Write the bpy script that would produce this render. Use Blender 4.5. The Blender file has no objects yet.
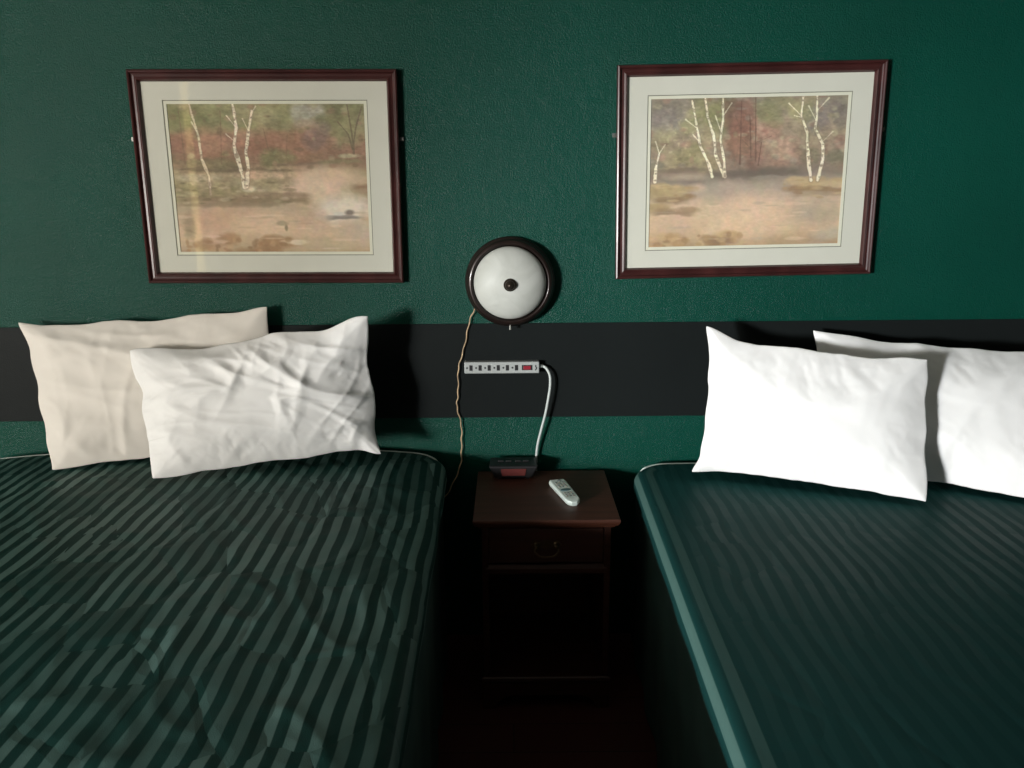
import bpy, bmesh, math, random
import numpy as np
from mathutils import Vector, Matrix, noise

random.seed(7)
S = bpy.context.scene
COL = S.collection
PI = math.pi

# ------------------------------------------------------------------ helpers
def lin(c):
    return c / 12.92 if c <= 0.04045 else ((c + 0.055) / 1.055) ** 2.4

def rgb(r, g, b):
    return (lin(r / 255), lin(g / 255), lin(b / 255), 1.0)

def new_mat(name):
    m = bpy.data.materials.new(name)
    m.use_nodes = True
    nt = m.node_tree
    return m, nt, nt.nodes, nt.links, nt.nodes['Principled BSDF']

def mat(name, col, rough=0.5, metal=0.0, spec=0.5, vary=0.0, vscale=20, bump=0.0, bscale=200, bdist=0.001,
        stretch=None, coat=0.0, emit=0.0):
    m, nt, N, L, b = new_mat(name)
    b.inputs['Base Color'].default_value = col
    b.inputs['Roughness'].default_value = rough
    b.inputs['Metallic'].default_value = metal
    b.inputs['Specular IOR Level'].default_value = spec
    b.inputs['Coat Weight'].default_value = coat
    if emit:
        b.inputs['Emission Color'].default_value = col
        b.inputs['Emission Strength'].default_value = emit
    tc = N.new('ShaderNodeTexCoord')
    mp = N.new('ShaderNodeMapping')
    L.new(tc.outputs['Object'], mp.inputs['Vector'])
    if stretch:
        mp.inputs['Scale'].default_value = stretch
    n = N.new('ShaderNodeTexNoise')
    n.inputs['Scale'].default_value = vscale
    n.inputs['Detail'].default_value = 5
    L.new(mp.outputs['Vector'], n.inputs['Vector'])
    r = N.new('ShaderNodeValToRGB')
    k0, k1 = 1 - vary, 1 + vary
    r.color_ramp.elements[0].position = 0.3
    r.color_ramp.elements[1].position = 0.7
    r.color_ramp.elements[0].color = (col[0] * k0, col[1] * k0, col[2] * k0, 1)
    r.color_ramp.elements[1].color = (min(1, col[0] * k1), min(1, col[1] * k1), min(1, col[2] * k1), 1)
    L.new(n.outputs['Fac'], r.inputs['Fac'])
    L.new(r.outputs['Color'], b.inputs['Base Color'])
    if bump:
        n2 = N.new('ShaderNodeTexNoise')
        n2.inputs['Scale'].default_value = bscale
        n2.inputs['Detail'].default_value = 3
        L.new(tc.outputs['Object'], n2.inputs['Vector'])
        bp = N.new('ShaderNodeBump')
        bp.inputs['Strength'].default_value = bump
        bp.inputs['Distance'].default_value = bdist
        L.new(n2.outputs['Fac'], bp.inputs['Height'])
        L.new(bp.outputs['Normal'], b.inputs['Normal'])
    return m

def link(name, me, m, parent=None, smooth=False):
    o = bpy.data.objects.new(name, me)
    COL.objects.link(o)
    if m:
        me.materials.append(m)
    if smooth:
        for p in me.polygons:
            p.use_smooth = True
    if parent:
        o.parent = parent
    return o

def obj(name, bm, m, parent=None, smooth=False, bevel=0.0, seg=2):
    bmesh.ops.recalc_face_normals(bm, faces=bm.faces[:])
    me = bpy.data.meshes.new(name)
    bm.to_mesh(me)
    bm.free()
    o = link(name, me, m, parent, smooth)
    if bevel:
        md = o.modifiers.new('bevel', 'BEVEL')
        md.width = bevel
        md.segments = seg
        md.limit_method = 'ANGLE'
    return o

def raw(name, verts, faces, m, parent=None, smooth=True):
    me = bpy.data.meshes.new(name)
    me.from_pydata([tuple(v) for v in verts], [], faces)
    me.update()
    return link(name, me, m, parent, smooth)

def box(bm, x0, x1, y0, y1, z0, z1):
    v = [bm.verts.new(p) for p in ((x0, y0, z0), (x1, y0, z0), (x1, y1, z0), (x0, y1, z0),
                                   (x0, y0, z1), (x1, y0, z1), (x1, y1, z1), (x0, y1, z1))]
    for f in ((0, 3, 2, 1), (4, 5, 6, 7), (0, 1, 5, 4), (1, 2, 6, 5), (2, 3, 7, 6), (3, 0, 4, 7)):
        bm.faces.new([v[i] for i in f])
    return v

def boxbm(*a):
    bm = bmesh.new()
    box(bm, *a)
    return bm

def lathe_y(bm, prof, n=64, cx=0, cy=0, cz=0):
    """prof: (radius, y) turned about the y axis"""
    rings = []
    for r, y in prof:
        if r < 1e-6:
            rings.append([bm.verts.new((cx, cy + y, cz))])
        else:
            rings.append([bm.verts.new((cx + r * math.cos(2 * PI * i / n), cy + y, cz + r * math.sin(2 * PI * i / n))) for i in range(n)])
    for a, b in zip(rings, rings[1:]):
        for i in range(n):
            j = (i + 1) % n
            q = [a[i % len(a)], a[j % len(a)], b[j % len(b)], b[i % len(b)]]
            u = []
            for w in q:
                if w not in u:
                    u.append(w)
            if len(u) > 2:
                bm.faces.new(u)

def lathe_z(bm, prof, n=24, cx=0, cy=0, cz=0):
    t = bmesh.new()
    lathe_y(t, prof, n)
    for v in t.verts:
        x, y, z = v.co
        v.co = (x + cx, -z + cy, y + cz)
    me = bpy.data.meshes.new('tmp')
    t.to_mesh(me)
    t.free()
    bm.from_mesh(me)
    bpy.data.meshes.remove(me)

def smooth_path(pts, n=8):
    pts = [Vector(p) for p in pts]
    out = []
    P = [pts[0] * 2 - pts[1]] + pts + [pts[-1] * 2 - pts[-2]]
    for i in range(1, len(P) - 2):
        for k in range(n):
            t = k / n
            a, b, c, d = P[i - 1], P[i], P[i + 1], P[i + 2]
            out.append(0.5 * ((2 * b) + (c - a) * t + (2 * a - 5 * b + 4 * c - d) * t * t + (3 * b - a - 3 * c + d) * t ** 3))
    out.append(pts[-1])
    return out

def tube(bm, pts, r, n=8, caps=True):
    pts = [Vector(p) for p in pts]
    rings = []
    up = Vector((0.13, 0.9, 0.41)).normalized()
    for i, p in enumerate(pts):
        t = (pts[min(i + 1, len(pts) - 1)] - pts[max(i - 1, 0)]).normalized()
        s = t.cross(up)
        if s.length < 1e-4:
            s = t.cross(Vector((1, 0, 0)))
        s.normalize()
        u = s.cross(t).normalized()
        rr = r(i / (len(pts) - 1)) if callable(r) else r
        rings.append([bm.verts.new(p + s * rr * math.cos(2 * PI * k / n) + u * rr * math.sin(2 * PI * k / n)) for k in range(n)])
    for a, b in zip(rings, rings[1:]):
        for k in range(n):
            bm.faces.new((a[k], a[(k + 1) % n], b[(k + 1) % n], b[k]))
    if caps:
        bm.faces.new(rings[0])
        bm.faces.new(rings[-1])

def tag(o, label, cat, group=None):
    o['label'] = label
    o['category'] = cat
    if group:
        o['group'] = group
    return o

def empty(name, loc, label, cat, group=None, rot=(0, 0, 0)):
    o = bpy.data.objects.new(name, None)
    o.empty_display_size = 0.05
    COL.objects.link(o)
    o.location = loc
    o.rotation_euler = rot
    return tag(o, label, cat, group)

def struct(name, bm, m, bevel=0.0):
    o = obj(name, bm, m, bevel=bevel)
    o['kind'] = 'structure'
    return o

FLOOR = -0.06
CEIL = 2.42

# ------------------------------------------------------------------ pillows: two stitched sheets blown up by a cloth run
def sim_pillow(seed, W=0.72, H=0.48, nx=84, ny=56, frames=34, pressure=2.2, shrink=0.0):
    rnd = random.Random(seed)
    verts, faces = [], []
    idx = {}
    for s in (0, 1):
        for j in range(ny + 1):
            for i in range(nx + 1):
                edge = i in (0, nx) or j in (0, ny)
                if s == 1 and edge:
                    idx[(s, i, j)] = idx[(0, i, j)]
                    continue
                x = (i / nx - .5) * W
                y = (j / ny - .5) * H
                u, v = i / nx, j / ny
                z = 0 if edge else (0.004 + 0.02 * (u * (1 - u) * v * (1 - v)) * 16) * (1 if s == 0 else -1)
                n = noise.noise((x * 9 + seed * 13.1, y * 9, s * 5.0)) * 0.006 + noise.noise((x * 30 + seed * 3, y * 30, s * 9.0)) * 0.003
                if not edge:
                    z += n
                idx[(s, i, j)] = len(verts)
                verts.append((x, y, z))
    for s in (0, 1):
        for j in range(ny):
            for i in range(nx):
                q = (idx[(s, i, j)], idx[(s, i + 1, j)], idx[(s, i + 1, j + 1)], idx[(s, i, j + 1)])
                faces.append(q if s == 0 else q[::-1])
    me = bpy.data.meshes.new('pillow_sim')
    me.from_pydata(verts, [], faces)
    me.update()
    o = bpy.data.objects.new('pillow_sim', me)
    COL.objects.link(o)
    out = None
    try:
        md = o.modifiers.new('cloth', 'CLOTH')
        st = md.settings
        st.quality = 6
        st.mass = 0.25
        st.tension_stiffness = 25
        st.compression_stiffness = 8
        st.shear_stiffness = 6
        st.bending_stiffness = 0.05
        st.use_pressure = True
        st.uniform_pressure_force = pressure
        st.effector_weights.gravity = 0
        st.shrink_min = shrink
        md.collision_settings.use_collision = False
        md.point_cache.frame_start = 1
        md.point_cache.frame_end = frames
        for f in range(1, frames + 1):
            S.frame_set(f)
        dg = bpy.context.evaluated_depsgraph_get()
        ev = o.evaluated_get(dg)
        m2 = ev.to_mesh()
        co = np.zeros(len(m2.vertices) * 3)
        m2.vertices.foreach_get('co', co)
        out = co.reshape(-1, 3)
        ev.to_mesh_clear()
    except Exception as e:
        print('SIM', e)
    bpy.data.objects.remove(o)
    bpy.data.meshes.remove(me)
    S.frame_set(1)
    v0 = np.array(verts)
    if out is None or not np.isfinite(out).all() or np.abs(out[:, 2]).max() < 0.03:
        print('SIM FALLBACK')
        out = v0.copy()
        u = out[:, 0] / W * 2
        v = out[:, 1] / H * 2
        d = np.clip((1 - u ** 2) * (1 - v ** 2), 0, 1) ** 0.45
        out[:, 2] += np.sign(v0[:, 2]) * d * 0.08
    gx = v0[:, 0] * (out[:, 0].max() - out[:, 0].min()) / W
    gy = v0[:, 1] * (out[:, 1].max() - out[:, 1].min()) / H
    out[:, 0] = out[:, 0] * .15 + gx * .85
    out[:, 1] = out[:, 1] * .15 + gy * .85
    return out, faces

PIL = {k: sim_pillow(sd, pressure=pr, frames=fr, shrink=sh, nx=120 if k == 'b' else 84, ny=80 if k == 'b' else 56) for k, sd, pr, fr, sh in
       (('a', 1, 2.0, 30, 0.0), ('b', 2, 2.4, 34, 0.0), ('c', 5, 2.6, 36, 0.0), ('d', 8, 2.0, 30, 0.0))}
for k in PIL:
    c = PIL[k][0]
    print('PILLOW', k, c.min(0).round(3), c.max(0).round(3))

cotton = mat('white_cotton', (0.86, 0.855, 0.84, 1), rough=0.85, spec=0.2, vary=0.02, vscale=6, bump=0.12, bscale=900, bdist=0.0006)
cotton_greyish = mat('greyish_white_cotton', (0.74, 0.70, 0.64, 1), rough=0.85, spec=0.2, vary=0.03, vscale=6, bump=0.12, bscale=900, bdist=0.0006)  # greyer, warmer white for the rear left pillow

def fold_field(x, y, seed, ang, freq, amp):
    """drag folds running along direction ang over the pillow face"""
    c, s = math.cos(ang), math.sin(ang)
    a = x * c + y * s
    b = -x * s + y * c
    w = noise.noise((a * 2.2 + seed, b * 2.6, seed * 1.7)) * 0.16
    n1 = noise.noise((a * 1.6 + 3.1 * seed, (b + w) * freq, 0.7))
    n2 = noise.noise((a * 4.0 + 1.3 * seed, (b + w) * freq * 2.1, 4.7))
    ridge = max(0, 1 - abs(n1) * 4.0) ** 1.5 * 1.0 + max(0, 1 - abs(n2) * 4.5) * 0.5 + n1 * .5
    m = 0.5 + 0.5 * noise.noise((x * 3.2 + 9 * seed, y * 3.2, 2.2)) * 1.6
    return amp * ridge * max(0.0, min(1.2, m))

def pillow(src, corners, thick, m, label, seed, folds, group, ears=None):
    """corners: TL, TR, BR, BL in world; the blown up pillow is carried onto that quad"""
    co, faces = PIL[src]
    mn, mx = co.min(0), co.max(0)
    TL, TR, BR, BL = [Vector(c) for c in corners]
    nrm = (TR - TL + BR - BL).cross(TL - BL + TR - BR).normalized()      # towards the camera side
    if nrm.y > 0:
        nrm = -nrm
    zs = thick / (mx[2] - mn[2])
    verts = []
    for x, y, z in co:
        u = (x - mn[0]) / (mx[0] - mn[0])
        v = (y - mn[1]) / (mx[1] - mn[1])
        p = (BL * (1 - u) + BR * u) * (1 - v) + (TL * (1 - u) + TR * u) * v
        h = z * zs
        e = min(1, 9 * min(u, 1 - u) + 0.05) * min(1, 7 * min(v, 1 - v) + 0.05)
        f = 0
        for ang, fr, am in folds:
            f += fold_field(x, y, seed, ang, fr, am)
        h += f * e * (1 if z > 0 else 0.3)
        h += 0.004 * noise.noise((x * 14 + seed, y * 14, 3)) * e
        p = p + nrm * h
        eo = 1 - min(1, 4 * min(u, 1 - u, v, 1 - v))
        p.x += .009 * eo * noise.noise((u * 3 + seed, v * 5, 8.1)) * (1 + folds[0][2] * 40)
        p.z += .008 * eo * noise.noise((u * 6 + seed, v * 3, 4.4)) * (1 + folds[0][2] * 40) * (1 if v > .3 else .4)
        if v < 0.25:                                                    # belly sags on the bed
            p.z -= 0.006 * math.sin(u * PI) * (0.25 - v) / 0.25
        verts.append(p)
    if ears:
        for i, (x, y, z) in enumerate(co):
            u = (x - mn[0]) / (mx[0] - mn[0])
            v = (y - mn[1]) / (mx[1] - mn[1])
            for eu, ev, rad, d in ears:
                k = max(0, 1 - math.hypot((u - eu) * 1.5, v - ev) / rad)
                verts[i] = verts[i] + Vector(d) * (k * k * (3 - 2 * k))
    base = sum(verts, Vector()) / len(verts)
    base.z = min(v.z for v in verts)
    o = raw('pillow', [v - base for v in verts], faces, m)
    o.location = base
    md = o.modifiers.new('sub', 'SUBSURF')
    md.levels = 1
    md.render_levels = 1
    print('PMIN', label[:30], round(base.z, 4))
    return tag(o, label, 'pillow', group)

pillow('a', [(-1.50, -.055, 1.053), (-.742, -.05, 1.093), (-.73, -.07, .660), (-1.345, -.28, .652)], 0.105, cotton_greyish,
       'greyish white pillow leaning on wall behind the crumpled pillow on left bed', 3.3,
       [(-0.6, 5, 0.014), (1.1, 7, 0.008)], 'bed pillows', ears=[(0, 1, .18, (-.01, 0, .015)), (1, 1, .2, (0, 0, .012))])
pillow('b', [(-1.125, -.175, .985), (-.415, -.165, 1.071), (-.405, -.17, .680), (-1.003, -.378, .660)], 0.135, cotton,
       'crumpled white pillow with deep diagonal creases, front of the left bed', 1.7,
       [(-0.66, 4.6, 0.026), (-0.35, 9, 0.013), (1.2, 7, 0.009)], 'bed pillows',
       ears=[(1, 0, .16, (.012, -.03, -.012)), (.93, 1, .2, (0, 0, .012)), (0, 1, .2, (-.006, 0, .006))])
pillow('c', [(.592, -.145, 1.018), (1.180, -.29, .972), (1.145, -.435, .592), (.568, -.19, .606)], 0.15, cotton,
       'bright white plump pillow with a pointed corner, front of the right bed', 5.2,
       [(-0.3, 6, 0.003), (1.3, 9, 0.002)], 'bed pillows', ears=[(0, 1, .22, (-.012, 0, .025)), (0, 0, .12, (-.03, -.02, 0))])
pillow('d', [(.930, -.055, 1.012), (1.62, -.19, .962), (1.535, -.478, .592), (.98, -.155, .596)], 0.135, cotton,
       'white pillow cut by the photo edge, behind the plump pillow on right bed', 7.9,
       [(-0.4, 6, 0.004), (1.0, 9, 0.003)], 'bed pillows')

# ------------------------------------------------------------------ setting
def wall_mat(name, col, rough=0.24, b1=0.75, spec=0.17):
    m, nt, N, L, b = new_mat(name)
    b.inputs['Roughness'].default_value = rough
    b.inputs['Specular IOR Level'].default_value = spec
    tc = N.new('ShaderNodeTexCoord')
    n = N.new('ShaderNodeTexNoise')
    n.inputs['Scale'].default_value = 210
    n.inputs['Detail'].default_value = 4
    n.inputs['Roughness'].default_value = 0.6
    L.new(tc.outputs['Object'], n.inputs['Vector'])
    n2 = N.new('ShaderNodeTexNoise')
    n2.inputs['Scale'].default_value = 28
    n2.inputs['Detail'].default_value = 3
    L.new(tc.outputs['Object'], n2.inputs['Vector'])
    ad = N.new('ShaderNodeMath')
    ad.operation = 'MULTIPLY_ADD'
    ad.inputs[1].default_value = 0.8
    L.new(n2.outputs['Fac'], ad.inputs[0])
    L.new(n.outputs['Fac'], ad.inputs[2])
    bp = N.new('ShaderNodeBump')
    bp.inputs['Strength'].default_value = b1
    bp.inputs['Distance'].default_value = 0.004
    L.new(ad.outputs[0], bp.inputs['Height'])
    L.new(bp.outputs['Normal'], b.inputs['Normal'])
    n3 = N.new('ShaderNodeTexNoise')
    n3.inputs['Scale'].default_value = 1.7
    n3.inputs['Detail'].default_value = 4
    L.new(tc.outputs['Object'], n3.inputs['Vector'])
    r = N.new('ShaderNodeValToRGB')
    r.color_ramp.elements[0].position = .3
    r.color_ramp.elements[1].position = .7
    r.color_ramp.elements[0].color = tuple(c * .88 for c in col[:3]) + (1,)
    r.color_ramp.elements[1].color = tuple(c * 1.1 for c in col[:3]) + (1,)
    L.new(n3.outputs['Fac'], r.inputs['Fac'])
    L.new(r.outputs['Color'], b.inputs['Base Color'])
    return m

green_wall = wall_mat('green_textured_paint', (0.0022, 0.053, 0.036, 1))
band_mat = wall_mat('charcoal_paint', (0.011, 0.0135, 0.0135, 1), rough=0.45, b1=0.18, spec=.06)
side_wall = wall_mat('pale_side_wall_paint', (0.18, 0.19, 0.17, 1), rough=0.7)  # unseen walls made pale so their bounce lifts the shadows
ceil_mat = mat('ceiling_paint', (0.5, 0.5, 0.48, 1), rough=0.9, vary=0.03, bump=0.3, bscale=120, bdist=0.003)

def floor_material():
    m, nt, N, L, b = new_mat('dark_red_wood_floor')
    tc = N.new('ShaderNodeTexCoord')
    br = N.new('ShaderNodeTexBrick')
    br.inputs['Scale'].default_value = 1.0
    br.inputs['Brick Width'].default_value = 1.1
    br.inputs['Row Height'].default_value = 0.12
    br.inputs['Mortar Size'].default_value = 0.0015
    br.inputs['Color1'].default_value = (0.10, 0.030, 0.022, 1)
    br.inputs['Color2'].default_value = (0.07, 0.020, 0.016, 1)
    br.inputs['Mortar'].default_value = (0.005, 0.003, 0.002, 1)
    L.new(tc.outputs['Object'], br.inputs['Vector'])
    L.new(br.outputs['Color'], b.inputs['Base Color'])
    b.inputs['Roughness'].default_value = 0.45
    return m

XL, XR, YB = -5.0, 2.45, -4.75
struct('floor', boxbm(XL - .1, XR + .1, YB - .1, .1, FLOOR - .1, FLOOR), floor_material())
struct('ceiling', boxbm(XL - .1, XR + .1, YB - .1, .1, CEIL, CEIL + .1), ceil_mat)
struct('wall_back', boxbm(XL - .1, XR + .1, 0, .1, FLOOR, CEIL), green_wall)
struct('wall_right', boxbm(XR, XR + .1, YB, 0, FLOOR, CEIL), side_wall)
struct('wall_left', boxbm(XL - .1, XL, YB, 0, FLOOR, CEIL), side_wall)
# front wall behind the viewer, with a window and an added slit for the glass reflection
WX0, WX1, WZ0, WZ1 = -4.70, -2.72, 0.72, 1.68
wl = bmesh.new()
box(wl, XL - .1, WX0, YB - .1, YB, FLOOR, CEIL)
box(wl, WX1, XR + .1, YB - .1, YB, FLOOR, CEIL)
box(wl, WX0, WX1 - .55, YB - .1, YB, FLOOR, WZ0)
box(wl, WX0, WX1 - .55, YB - .1, YB, WZ1, CEIL)
box(wl, WX1 - .55, WX1 - .09, YB - .1, YB, FLOOR, CEIL)
box(wl, WX1 - .09, WX1, YB - .1, YB, FLOOR, .5)
box(wl, WX1 - .09, WX1, YB - .1, YB, 2.38, CEIL)
struct('wall_front', wl, side_wall)
wf = bmesh.new()
for a in ((WX0, WX0 + .04, WZ0, WZ1), (WX1 - .59, WX1 - .55, WZ0, WZ1)):
    box(wf, a[0], a[1], YB - .07, YB - .03, a[2], a[3])
for z in (WZ0, WZ1 - .04):
    box(wf, WX0 + .04, WX1 - .59, YB - .07, YB - .03, z, z + .04)
def frosted():
    m, nt, N, L, b = new_mat('translucent_strip')
    N.remove(b)
    t = N.new('ShaderNodeBsdfTranslucent')
    t.inputs['Color'].default_value = (.34, .30, .20, 1)
    L.new(t.outputs[0], N['Material Output'].inputs['Surface'])
    return m
struct('reflected_strip', boxbm(WX1 - .089, WX1 - .001, YB - .06, YB - .055, .501, 2.379), frosted())  # unseen strip added for the pale streak reflected in the left picture
struct('window_1', wf, mat('window_frame_white', (.7, .7, .68, 1), rough=.5, vary=.02))
struct('trim_1', boxbm(XL, XR, -.004, 0, 0.724, 1.031), band_mat, bevel=.0015)

# ------------------------------------------------------------------ paintings (painted straight into a fine colour grid)
def fbm(u, v, seed, f=4.0, octv=4):
    r = np.zeros_like(u)
    a, tot = 1.0, 0.0
    rs = np.random.RandomState(seed)
    for o in range(octv):
        n = 64
        g = rs.rand(n, n)
        x = (u * f + 7.3 * o) % (n - 1)
        y = (v * f + 3.1 * o) % (n - 1)
        xi, yi = x.astype(int), y.astype(int)
        fx, fy = x - xi, y - yi
        fx = fx * fx * (3 - 2 * fx)
        fy = fy * fy * (3 - 2 * fy)
        x1, y1 = (xi + 1) % n, (yi + 1) % n
        r += a * (g[yi, xi] * (1 - fx) * (1 - fy) + g[yi, x1] * fx * (1 - fy) + g[y1, xi] * (1 - fx) * fy + g[y1, x1] * fx * fy)
        tot += a
        a *= .55
        f *= 2.1
    return r / tot - .5

class Canvas:
    def __init__(self, nu, nv, seed):
        self.u, self.v = np.meshgrid(np.linspace(0, 1, nu), np.linspace(0, 1, nv))
        self.c = np.zeros((nv, nu, 3))
        self.seed = seed
        self.k = 0
    def nz(self, f=5, o=4, st=1.0):
        self.k += 1
        return fbm(self.u * 1.35, self.v * st, self.seed * 100 + self.k, f, o)
    def over(self, col, a):
        a = np.clip(a, 0, 1)[..., None]
        self.c = self.c * (1 - a) + np.array(col) / 255 * a
    def grad(self, stops):
        w = self.v + self.nz(4) * .12
        for ch in range(3):
            self.c[..., ch] = np.interp(w, [s[0] for s in stops], [s[1][ch] / 255 for s in stops])
    def blob(self, cu, cv, ru, rv, col, a=.8, rough=1.1, soft=.5, f=9):
        d = np.hypot((self.u - cu) / ru, (self.v - cv) / rv) + self.nz(f) * rough
        self.over(col, a * np.clip((1 - d) / soft, 0, 1))
    def specks(self, cu, cv, ru, rv, col, a=.6, f=40, th=.12):
        d = np.hypot((self.u - cu) / ru, (self.v - cv) / rv) + self.nz(6) * .8
        self.over(col, a * np.clip((1 - d) / .4, 0, 1) * np.clip((self.nz(f, 2) - th) / .08, 0, 1))
    def streak(self, u0, u1, cv, th, col, a=.7, wob=.02):
        m = np.clip((self.u - u0) / .05, 0, 1) * np.clip((u1 - self.u) / .05, 0, 1)
        d = np.abs(self.v - cv + self.nz(6) * wob * 2) / (th * (1 + self.nz(12) * 1.4))
        self.over(col, a * m * np.clip(1.4 - d, 0, 1))
    def trunk(self, pts, w0, w1, col, a=.95, dark=None):
        pts = np.array(pts, float)
        best = np.full(self.u.shape, 9.0)
        for i in range(len(pts) - 1):
            p, q = pts[i], pts[i + 1]
            du, dv = (q - p) * [1.35, 1]
            x, y = (self.u - p[0]) * 1.35, self.v - p[1]
            t = np.clip((x * du + y * dv) / (du * du + dv * dv), 0, 1)
            g = (i + t) / (len(pts) - 1)
            w = (w0 * (1 - g) + w1 * g) * 1.3
            best = np.minimum(best, np.hypot(x - t * du, y - t * dv) / w)
        best = best + self.nz(30, 2) * .9 + self.nz(9, 2) * .5
        if dark is not None:
            self.over(dark, .35 * a * np.clip((1.75 - best) / .4, 0, 1))
        self.over(col, a * np.clip((1 - best) / .3, 0, 1))
        if dark is not None:
            self.over(dark, .7 * np.clip((.9 - best) / .3, 0, 1) * np.clip((self.nz(26, 2, 2.5) - .1) / .07, 0, 1))

def paint_pond(nu, nv):
    c = Canvas(nu, nv, 3)
    c.grad([(0, (120, 120, 78)), (.14, (126, 120, 80)), (.24, (140, 96, 74)), (.38, (122, 86, 66)), (.46, (150, 128, 96)),
            (.56, (142, 128, 92)), (.68, (176, 146, 118)), (.85, (196, 160, 128)), (1, (160, 134, 100))])
    for k in range(16):
        c.blob(random.uniform(0, .62), random.uniform(0, .16), .10, .07, random.choice([(108, 112, 66), (132, 130, 84), (92, 98, 60), (142, 136, 96)]), .65)
    c.blob(.70, .06, .12, .08, (146, 142, 134), .85)
    c.blob(.72, .13, .1, .06, (150, 122, 108), .7)
    for k in range(14):
        c.blob(random.uniform(.02, .72), random.uniform(.2, .36), .09, .07, random.choice([(146, 92, 72), (126, 78, 62), (156, 106, 84), (116, 82, 66)]), .6)
    for k in range(9):
        c.blob(random.uniform(.82, 1), random.uniform(0, .26), .08, .08, random.choice([(104, 108, 66), (124, 122, 80), (90, 94, 58)]), .65)
    c.blob(.74, .24, .1, .09, (104, 84, 78), .7)
    c.blob(.80, .16, .04, .06, (112, 96, 92), .5)
    for k in range(7):
        c.blob(random.uniform(.0, .34), random.uniform(.36, .44), .09, .05, random.choice([(98, 84, 60), (110, 96, 66), (84, 74, 54)]), .7)
    c.blob(.54, .36, .11, .07, (98, 96, 60), .85)
    c.specks(.54, .35, .1, .06, (122, 120, 80), .6)
    c.streak(0, .70, .435, .012, (92, 76, 58), .75)
    c.streak(.5, .8, .40, .012, (98, 80, 64), .7)
    c.blob(.9, .345, .1, .022, (164, 156, 116), .9)
    c.streak(.74, 1, .385, .016, (112, 106, 72), .8)
    # water
    c.blob(.78, .48, .25, .10, (206, 170, 142), .85, .5, .6)
    c.blob(.45, .47, .2, .035, (186, 150, 122), .8, .5, .5)
    c.blob(.12, .49, .14, .035, (166, 152, 122), .8, .5, .5)
    c.blob(.72, .58, .2, .12, (214, 180, 152), .85, .5, .6)
    c.blob(.20, .77, .25, .12, (180, 138, 110), .8, .5, .7)
    c.blob(.45, .80, .22, .10, (206, 168, 134), .8, .5, .6)
    c.blob(.87, .70, .18, .12, (212, 200, 184), .85, .6, .6)
    c.blob(.95, .86, .16, .12, (168, 154, 132), .7, .5, .7)
    c.blob(.05, .72, .09, .10, (148, 130, 104), .6, .6, .6)
    # grassy spit
    for k in range(12):
        c.blob(random.uniform(0, .55), random.uniform(.55, .63), .10, .04, random.choice([(126, 116, 76), (110, 102, 66), (142, 130, 92)]), .7)
    c.streak(0, .72, .635, .022, (116, 98, 70), .85)
    c.streak(.3, .72, .61, .018, (128, 104, 78), .8)
    c.streak(0, .55, .675, .014, (108, 92, 68), .6)
    c.blob(.37, .565, .05, .03, (206, 194, 160), .8)
    c.streak(.90, 1.05, .545, .018, (120, 92, 66), .9)
    c.streak(.92, 1.05, .58, .012, (140, 112, 84), .6)
    # foreground
    for k in range(14):
        c.blob(random.uniform(.08, .58), random.uniform(.9, 1), .07, .05, random.choice([(152, 108, 68), (134, 94, 60), (166, 122, 80)]), .7)
    c.blob(.06, .82, .05, .09, (120, 110, 82), .6)
    c.streak(.02, .10, .86, .008, (98, 88, 66), .6, .05)
    c.blob(.62, .93, .06, .02, (216, 200, 172), .8)
    c.blob(.8, .95, .2, .06, (172, 152, 116), .6)
    for k in range(60):
        c.blob(random.uniform(0, 1), random.uniform(0, .42), random.uniform(.012, .035), random.uniform(.01, .03), random.choice([(112, 106, 68), (150, 110, 86), (98, 78, 58), (160, 150, 110), (128, 84, 66)]), .5)
    for k in range(40):
        c.blob(random.uniform(0, .6), random.uniform(.5, .68), random.uniform(.012, .04), random.uniform(.006, .014), random.choice([(104, 96, 64), (150, 140, 104), (88, 78, 54), (172, 150, 120)]), .55)
    for k in range(30):
        c.blob(random.uniform(0, 1), random.uniform(.68, 1), random.uniform(.03, .09), random.uniform(.006, .014), random.choice([(170, 132, 106), (216, 184, 156), (156, 136, 110)]), .4)
    for k in range(30):
        c.blob(random.uniform(.02, .6), random.uniform(.9, 1), random.uniform(.01, .03), random.uniform(.01, .03), random.choice([(140, 96, 60), (118, 84, 54), (176, 132, 88)]), .6)
    # rocks and birds
    c.blob(.86, .755, .10, .018, (118, 112, 108), .9, .5)
    c.blob(.84, .735, .04, .018, (190, 184, 178), .9, .4)
    c.blob(.90, .725, .035, .028, (92, 84, 80), .9, .5)
    c.streak(.76, .98, .77, .008, (104, 98, 94), .8)
    c.blob(.54, .80, .04, .022, (142, 126, 96), .8)
    c.blob(.565, .83, .012, .03, (104, 92, 66), .8)
    # trees
    for p in (((.91, 0), (.93, .2), (.935, .33)), ((.86, .12), (.91, .2), (.93, .3)), ((.985, .02), (.95, .16), (.935, .26))):
        c.trunk(p, .004, .006, (88, 76, 58), .8)
    for p in (((.60, .2), (.59, .34)), ((.48, .16), (.50, .3)), ((.27, .05), (.255, .4)), ((.06, .05), (.07, .4))):
        c.trunk(p, .003, .004, (100, 74, 58), .5)
    cr, dk = (222, 208, 178), (116, 92, 72)
    c.trunk([(.115, .0), (.15, .22), (.155, .36), (.185, .48), (.185, .6)], .005, .008, (206, 190, 158), .9, dk)
    c.trunk([(.335, 0), (.345, .16), (.325, .27), (.35, .42), (.365, .55)], .007, .011, cr, .95, dk)
    c.trunk([(.43, .05), (.405, .18), (.385, .32), (.39, .42), (.375, .55)], .006, .010, cr, .95, dk)
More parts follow.
